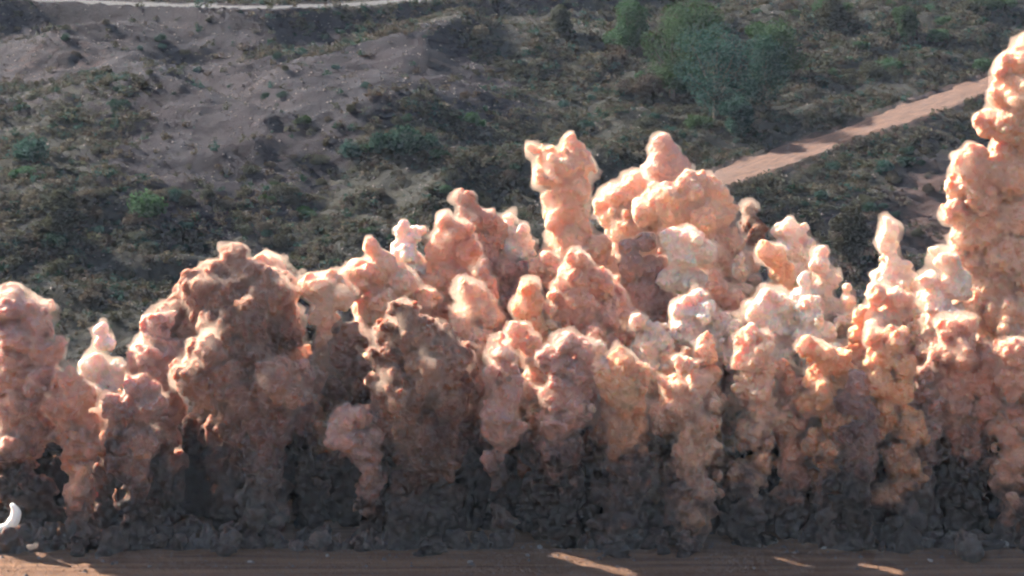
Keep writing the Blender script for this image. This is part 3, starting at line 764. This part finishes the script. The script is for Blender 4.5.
# ------------------------------------------------------------------ vegetation
def foliage(seed, n, lobes, leaf):
    """leaf-sized triangles on and in a handful of lumps"""
    r = np.random.default_rng(seed); V = []; 
    wts = np.array([l[3] ** 2 for l in lobes]); wts /= wts.sum()
    k = r.choice(len(lobes), n, p=wts); L = np.array(lobes)[k]
    d = r.normal(size=(n, 3)); d /= np.linalg.norm(d, axis=1)[:, None]
    rad = L[:, 3] * r.uniform(0.55, 1.08, n)
    c = L[:, :3] + d * rad[:, None] * np.array([1, 1, 0.85]); c[:, 2] = np.maximum(c[:, 2], 0.05)
    a = r.normal(size=(n, 3)); b_ = r.normal(size=(n, 3)); a += d * 0.4
    a /= np.linalg.norm(a, axis=1)[:, None]; b_ -= (b_ * a).sum(1)[:, None] * a; b_ /= np.linalg.norm(b_, axis=1)[:, None]
    s = (leaf * r.uniform(0.6, 1.4, n))[:, None]
    V = np.stack([c + a * s, c + b_ * s * 0.6, c - a * s * 0.8 , c - b_ * s * 0.55], 1).reshape(-1, 3)
    F = np.arange(n * 4).reshape(n, 4)
    return V, F
bush_protos = []
for k in range(8):
    r = random.Random(40 + k); lb = []
    for _ in range(r.randint(4, 7)):
        q = r.uniform(0.35, 0.65); lb.append((r.uniform(-.6, .6), r.uniform(-.5, .5), q * 0.6 + r.uniform(0, .25), q))
    bush_protos.append(foliage(60 + k, 1500, lb, 0.075))
bush_mesh = {}
def bushme(k, kind):
    if (k, kind) not in bush_mesh:
        me = mesh_np('bush', *bush_protos[k], smooth=False); me.materials.append(M_LEAF[kind]); bush_mesh[(k, kind)] = me
    return bush_mesh[(k, kind)]
WORD = {'green': 'green', 'olive': 'olive green', 'dry': 'dry straw coloured', 'dark': 'dark green'}
def put_bush(px, py, wpx, kind, label, group, k=None):
    q = hit_t(px, py); sc = np.linalg.norm(q - CAM) / FPX; s_ = wpx * sc / 2
    o = link('bush', bushme(rb.randrange(8) if k is None else k, kind), loc=(q[0], q[1], q[2] - 0.1 * s_))
    o.scale = (s_, s_, s_ * rb.uniform(0.75, 1.1)); o.rotation_euler = (0, 0, rb.uniform(0, 6.28))
    BUSH.append((px, py, kind, o, group))
    return tag(o, label, 'bush', group)
rb = random.Random(9); BUSH = []
# the ones that stand out
for (px, py, w, kind, label) in [
        (156, 212, 50, 'green', 'round soft green bush standing alone in the hollow on the left slope'),
        (390, 150, 62, 'dark', 'wide dark green bush on the olive spoil mound left of centre'),
        (360, 156, 30, 'dark', 'small dark bush on the left flank of the widest dark bush'),
        (424, 150, 34, 'dark', 'small dark bush on the right flank of the widest dark bush'),
        (30, 158, 46, 'dark', 'teal bush at the left edge of the photo halfway up the slope'),
        (18, 176, 30, 'green', 'bright little bush at the very left edge below the teal one'),
        (640, 95, 44, 'dry', 'pinkish bare bush crown left of the big green trees'),
        (480, 38, 26, 'dry', 'lone bare bush on the purple spoil heap near the top'),
        (700, 128, 30, 'green', 'bushy green shrub at the foot of the big green trees'),
        (880, 78, 34, 'olive', 'rounded olive bush above the dirt road'),
        (846, 76, 26, 'olive', 'smaller olive bush left of the rounded one above the dirt road'),
        (120, 108, 20, 'dark', 'single dark bush on the bare purple slope on the left'),
        (98, 300, 40, 'dry', 'grey leafless bush just behind the white spire of dust'),
        (290, 195, 34, 'olive', 'olive bush on the left foot of the spoil mound')]:
    put_bush(px, py, w, kind, label, 'bushes on the far slope')
# the rest, region by region
REG = [((0, 300), (195, 290), 58, (14, 30), ('olive', 'dry', 'dark'), 'in the scrub belt low on the left slope'),
       ((250, 520), (120, 235), 52, (10, 26), ('olive', 'dry', 'green'), 'on the olive spoil mound left of centre'),
       ((500, 700), (90, 200), 34, (12, 28), ('olive', 'dry', 'dark'), 'on the scrubby slope above the back plumes'),
       ((600, 1010), (0, 80), 60, (12, 30), ('green', 'olive', 'dry'), 'on the wooded slope above the dirt road'),
       ((780, 930), (150, 240), 30, (8, 22), ('dark', 'olive', 'dry'), 'on the bank below the dirt road'),
       ((0, 480), (20, 120), 34, (7, 16), ('dark', 'dry', 'olive'), 'on the bare purple slope on the left')]
for (xs, ys, n, ws, kinds, where) in REG:
    for j in range(n):
        for _ in range(20):
            px, py = rb.uniform(*xs), rb.uniform(*ys)
            q = hit_t(px, py); dd, _, _ = near_line(np.array([q[0]]), np.array([q[1]]), ROAD)
            if dd[0] > 7: break
        kind = kinds[j % 3] if j % 5 else kinds[0]
        put_bush(px, py, rb.uniform(*ws), kind, f'{WORD[kind]} bush {where}', f'{WORD[kind]} bushes {where}')
LM = [('the lone green bush in the hollow', 156, 205), ('the widest dark bush on the mound', 390, 150), ('the teal bush at the left edge', 30, 158), ('the largest gully tree', 716, 80),
      ('the bright green tree above the gully', 772, 55), ('the fresh green tree near the top', 628, 30), ('the white dust spire', 101, 325), ('the biggest mushroom plume', 235, 258),
      ('the tallest lone dust tower', 565, 145), ('the pale dust cone', 663, 138), ('the needle-like dust spire', 888, 222), ('the giant dust tower', 990, 120), ('the middle of the gravel track', 250, 8),
      ('the upper end of the dirt road', 960, 95), ('the lower end of the dirt road', 740, 172), ('the bare bush on the purple heap', 480, 38), ('the rounded olive bush above the road', 880, 78),
      ('the far left dust plume', 30, 292), ('the twin-topped dust plume', 470, 198), ('the red bank', 955, 212), ('the pinkish bare bush', 640, 90), ('the single dark bush on purple ground', 120, 106),
      ('the crowned peach plume', 372, 245), ('the light green tree upper right', 905, 25)]
seen = {}
for (px, py, kind, o, group) in sorted(BUSH[14:], key=lambda b: min(math.hypot(b[0] - l[1], b[1] - l[2]) for l in LM)):
    l = min(LM, key=lambda l: math.hypot(px - l[1], py - l[2])); dx, dy = px - l[1], py - l[2]
    dr = ('right of' if dx > 0 else 'left of') if abs(dx) > abs(dy) else ('above' if dy < 0 else 'below')
    key = (kind, dr, l[0]); seen[key] = seen.get(key, 0) + 1
    n_ = {1: 'nearest', 2: 'second nearest', 3: 'third nearest', 4: 'fourth nearest', 5: 'fifth nearest'}.get(seen[key], ORD[min(seen[key] - 1, 11)] + ' nearest')
    o['label'] = f'{n_} {WORD[kind].replace(" coloured", "")} bush {dr} {l[0]}'

def tree(px, py, hpx, wpx, kind, label, seed, lean=0):
    """py: foot of the trunk"""
    q = hit_t(px, py); sc = np.linalg.norm(q - CAM) / FPX; H = hpx * sc; Wd = wpx * sc / 2
    e = link('tree', None, loc=(q[0], q[1], q[2] - 0.2)); tag(e, label, 'tree', 'trees on the far slope')
    r = random.Random(seed); V = []; F = []
    def tube(p0, p1, r0, r1, m=7):
        a = Vector(p1) - Vector(p0); zq = a.to_track_quat('Z', 'Y'); b0 = len(V)
        for t, rad in ((0, r0), (0.5, (r0 + r1) / 2), (1, r1)):
            for k in range(m):
                v = zq @ Vector((math.cos(6.283 * k / m) * rad, math.sin(6.283 * k / m) * rad, 0)); w = Vector(p0) + a * t + v
                V.append(w[:])
        for s_ in range(2):
            for k in range(m): F.append((b0 + s_ * m + k, b0 + s_ * m + (k + 1) % m, b0 + (s_ + 1) * m + (k + 1) % m, b0 + (s_ + 1) * m + k))
    tr = 0.03 * H + 0.08
    fork = (lean * H * .3, 0, H * 0.22); tube((0, 0, -0.5), fork, tr * 1.3, tr * 0.8)
    lobes = []
    for k in range(11):
        a = 6.283 * k / 5.5 + r.uniform(-.3, .3); rad = Wd * r.uniform(0.25, 0.68); zz = H * r.uniform(0.2, 0.8)
        lobes.append((math.cos(a) * rad + lean * zz * .5, math.sin(a) * rad, zz, Wd * r.uniform(0.26, 0.42)))
    lobes.append((lean * H * .5, 0, H * 0.82, Wd * 0.42))
    lobes.append((lean * H * .5 + Wd * .1, 0, H * 0.6, Wd * 0.5)); lobes.append((0, -Wd * 0.3, H * 0.28, Wd * 0.5))
    for l in lobes: tube(fork, (l[0], l[1], l[2] * 0.95), tr * 0.55, tr * 0.12, 5)
    link('trunk', mesh_np('trunk', V, F), M_BARK, parent=e)
    fv, ff = foliage(seed, 7500, lobes, 0.22)
    me = mesh_np('crown', fv, ff, smooth=False); link('crown', me, M_LEAF[kind], parent=e)
for k, t in enumerate([
        (716, 120, 100, 92, 'dark', 'largest dark green tree in the gully above the dirt road'),
        (672, 98, 84, 70, 'green', 'green tree just left of the largest tree in the gully'),
        (762, 112, 82, 70, 'dark', 'dark leafy tree just right of the largest tree in the gully'),
        (776, 78, 60, 60, 'green', 'bright green tree above the right side of the gully'),
        (628, 52, 56, 54, 'green', 'fresh green tree near the top edge left of the gully'),
        (694, 56, 56, 84, 'green', 'wide light green tree at the top edge above the gully'),
        (560, 34, 30, 30, 'olive', 'small olive tree near the top edge at the head of the spoil heap'),
        (738, 136, 40, 44, 'dark', 'low dark tree at the bottom of the gully by the dirt road'),
        (830, 30, 34, 40, 'olive', 'olive tree near the top edge right of the gully'),
        (905, 36, 30, 36, 'green', 'light green tree on the upper right slope'),
        (850, 262, 60, 52, 'olive', 'leafy tree below the dirt road behind the needle-like spire'),
        (60, 232, 44, 42, 'olive', 'broad olive tree in the scrub belt near the left edge')]):
    tree(*t, seed=300 + k)

# undergrowth: countless tufts and low shrubs
N = 120000; x = rn.uniform(-125, 125, N); y = rn.uniform(50, 330, N)
mk = (fbm(x / 45 + 3, y / 38, 51, 4) - 0.5) * 1.6 + 0.50
def bl(px, py, rx, ry):
    q = hit(px, py); sc = np.linalg.norm(q - CAM) / FPX
    return np.exp(-((x - q[0]) / (rx * sc)) ** 2 - ((y - q[1]) / ry) ** 2)
mk = mk - 1.0 * bl(260, 110, 150, 45) - 0.8 * bl(120, 20, 160, 30) - 0.9 * bl(420, 75, 90, 20) - 1.5 * bl(960, 215, 60, 22)
mk = mk + 0.8 * bl(50, 88, 110, 9) + 0.8 * bl(340, 42, 110, 8) + 0.9 * bl(370, 180, 130, 20) + 0.8 * bl(90, 250, 150, 20) + 1.0 * bl(720, 70, 160, 50) + 0.7 * bl(60, 150, 80, 22) + 0.5 * bl(560, 170, 100, 30)
cl = fbm(x / 6, y / 6, 61, 2)
dR, _, _ = near_line(x, y, ROAD); dT, _, _ = near_line(x, y, TRACK)
keep = (rn.random(N) < np.clip(mk * 1.5 + 0.15, 0.06, 1) * (0.3 + 0.7 * ss(0.3, 0.6, cl))) & (dR > ROAD_HW + 0.8) & (dT > TRACK_HW + 0.6)
x, y = x[keep], y[keep]; z = terrain(x, y); kindsel = rn.random(len(x)); print('tufts', len(x))
def gn_scatter(name, protos_, pts, scales, rots, label):
    """a mesh of points; geometry nodes set one of the tufts on each"""
    me = bpy.data.meshes.new(name); me.vertices.add(len(pts)); me.vertices.foreach_set('co', pts.astype(np.float32).ravel())
    for an, av in (('size', scales), ('turn', rots)):
        at_ = me.attributes.new(an, 'FLOAT', 'POINT'); at_.data.foreach_set('value', av.astype(np.float32))
    o = link(name, me); tag(o, label, 'undergrowth', kind='stuff')
    t = bpy.data.node_groups.new(name + '_nodes', 'GeometryNodeTree')
    t.interface.new_socket('Geometry', in_out='INPUT', socket_type='NodeSocketGeometry'); t.interface.new_socket('Geometry', in_out='OUTPUT', socket_type='NodeSocketGeometry')
    gi = t.nodes.new('NodeGroupInput'); go = t.nodes.new('NodeGroupOutput'); iop = t.nodes.new('GeometryNodeInstanceOnPoints'); gti = t.nodes.new('GeometryNodeGeometryToInstance')
    for p in protos_:
        oi = t.nodes.new('GeometryNodeObjectInfo'); oi.inputs['Object'].default_value = p; oi.inputs['As Instance'].default_value = True
        t.links.new(oi.outputs['Geometry'], gti.inputs[0])
    t.links.new(gti.outputs[0], iop.inputs['Instance']); iop.inputs['Pick Instance'].default_value = True
    a1 = t.nodes.new('GeometryNodeInputNamedAttribute'); a1.data_type = 'FLOAT'; a1.inputs['Name'].default_value = 'size'
    a2 = t.nodes.new('GeometryNodeInputNamedAttribute'); a2.data_type = 'FLOAT'; a2.inputs['Name'].default_value = 'turn'
    cx = t.nodes.new('ShaderNodeCombineXYZ'); t.links.new(a2.outputs['Attribute'], cx.inputs['Z'])
    t.links.new(gi.outputs[0], iop.inputs['Points']); t.links.new(cx.outputs[0], iop.inputs['Rotation']); t.links.new(a1.outputs['Attribute'], iop.inputs['Scale'])
    t.links.new(iop.outputs[0], go.inputs[0])
    m = o.modifiers.new('tufts', 'NODES'); m.node_group = t; return o
for nm, a, b_, kd, lb in (('undergrowth', 0, 0.45, 'olive', 'olive undergrowth covering the far slopes'),
                          ('dry_brush', 0.45, 0.85, 'dry', 'dry grass and brush on the far slopes'),
                          ('dark_scrub', 0.85, 1.01, 'dark', 'dark low scrub on the far slopes')):
    m = (kindsel >= a) & (kindsel < b_); n = int(m.sum()); pr = []
    for q in range(3):
        me = mesh_np('tuft', *foliage(500 + q, 46, [(0, 0, 0.25, 0.5), (0.4, 0.2, 0.15, 0.35), (-0.35, -0.1, 0.1, 0.3)], 0.15), smooth=False)
        me.materials.append(M_LEAF[kd]); pr.append(bpy.data.objects.new('tuft', me))
    gn_scatter(nm, pr, np.stack([x[m], y[m], z[m]], 1), (0.4 + rn.uniform(0, 1, n) ** 3 * 1.6) * (0.5 + cl[keep][m]), rn.uniform(0, 6.28, n), lb)

# ------------------------------------------------------------------ haze
HZ_DENS = 0.000052
hb = NB('haze_air'); pv = hb.n('ShaderNodeVolumePrincipled')
pv.inputs['Color'].default_value = (0.62, 0.76, 1.0, 1); pv.inputs['Density'].default_value = HZ_DENS; pv.inputs['Anisotropy'].default_value = 0.0
hb.l(pv.outputs[0], hb.out.inputs['Volume'])
zt = float(max(GZ.max(), 85)) + 6
x0, x1, y0, y1, z0, z1 = -1504, 1504, -424, 3004, float(GZ.min()) - 1, zt
hv = [(x, y, z) for z in (z0, z1) for (x, y) in ((x0, y0), (x1, y0), (x1, y1), (x0, y1))]
hf = [(0, 3, 2, 1), (4, 5, 6, 7), (0, 1, 5, 4), (1, 2, 6, 5), (2, 3, 7, 6), (3, 0, 4, 7)]
tag(link('haze', mesh_np('haze', hv, hf, False), hb.m), None, None, kind='stuff')

# thin dust clinging round the plumes: one ragged shell of air over the whole wall
nr = np.random.default_rng(4)
N3 = noise3(GN, 4.5, nr) * 0.5 + noise3(GN, 1.9, nr) * 0.5
ZZ = ((np.arange(GN[2]) + G0[2]) * GV)[None, None, :]
FD = GD - (0.05 + 1.9 * np.clip(N3 - 0.38, 0, 1) ) * ss(7, 15, ZZ)
FD = np.where(ZZ < 6, 1.0, FD).astype(np.float32)
FD[0] = 1; FD[-1] = 1; FD[:, 0] = 1; FD[:, -1] = 1; FD[:, :, -1] = 1
g = vdb.FloatGrid(); g.background = 1.0; g.copyFromArray(np.ascontiguousarray(FD)); p_, q_ = g.convertToQuads(isovalue=0.0)
print('shroud', len(q_))
vb = NB('thin_dust_air'); pv = vb.n('ShaderNodeVolumePrincipled')
pv.inputs['Color'].default_value = (0.93, 0.74, 0.62, 1); pv.inputs['Density'].default_value = 0.30; pv.inputs['Anisotropy'].default_value = 0.35
vb.l(pv.outputs[0], vb.out.inputs['Volume'])
tag(link('thin_dust', mesh_np('thin_dust', (p_ + G0) * GV, q_), vb.m), 'thin airborne dust clinging round the heads of the plumes', 'thin dust', kind='stuff')
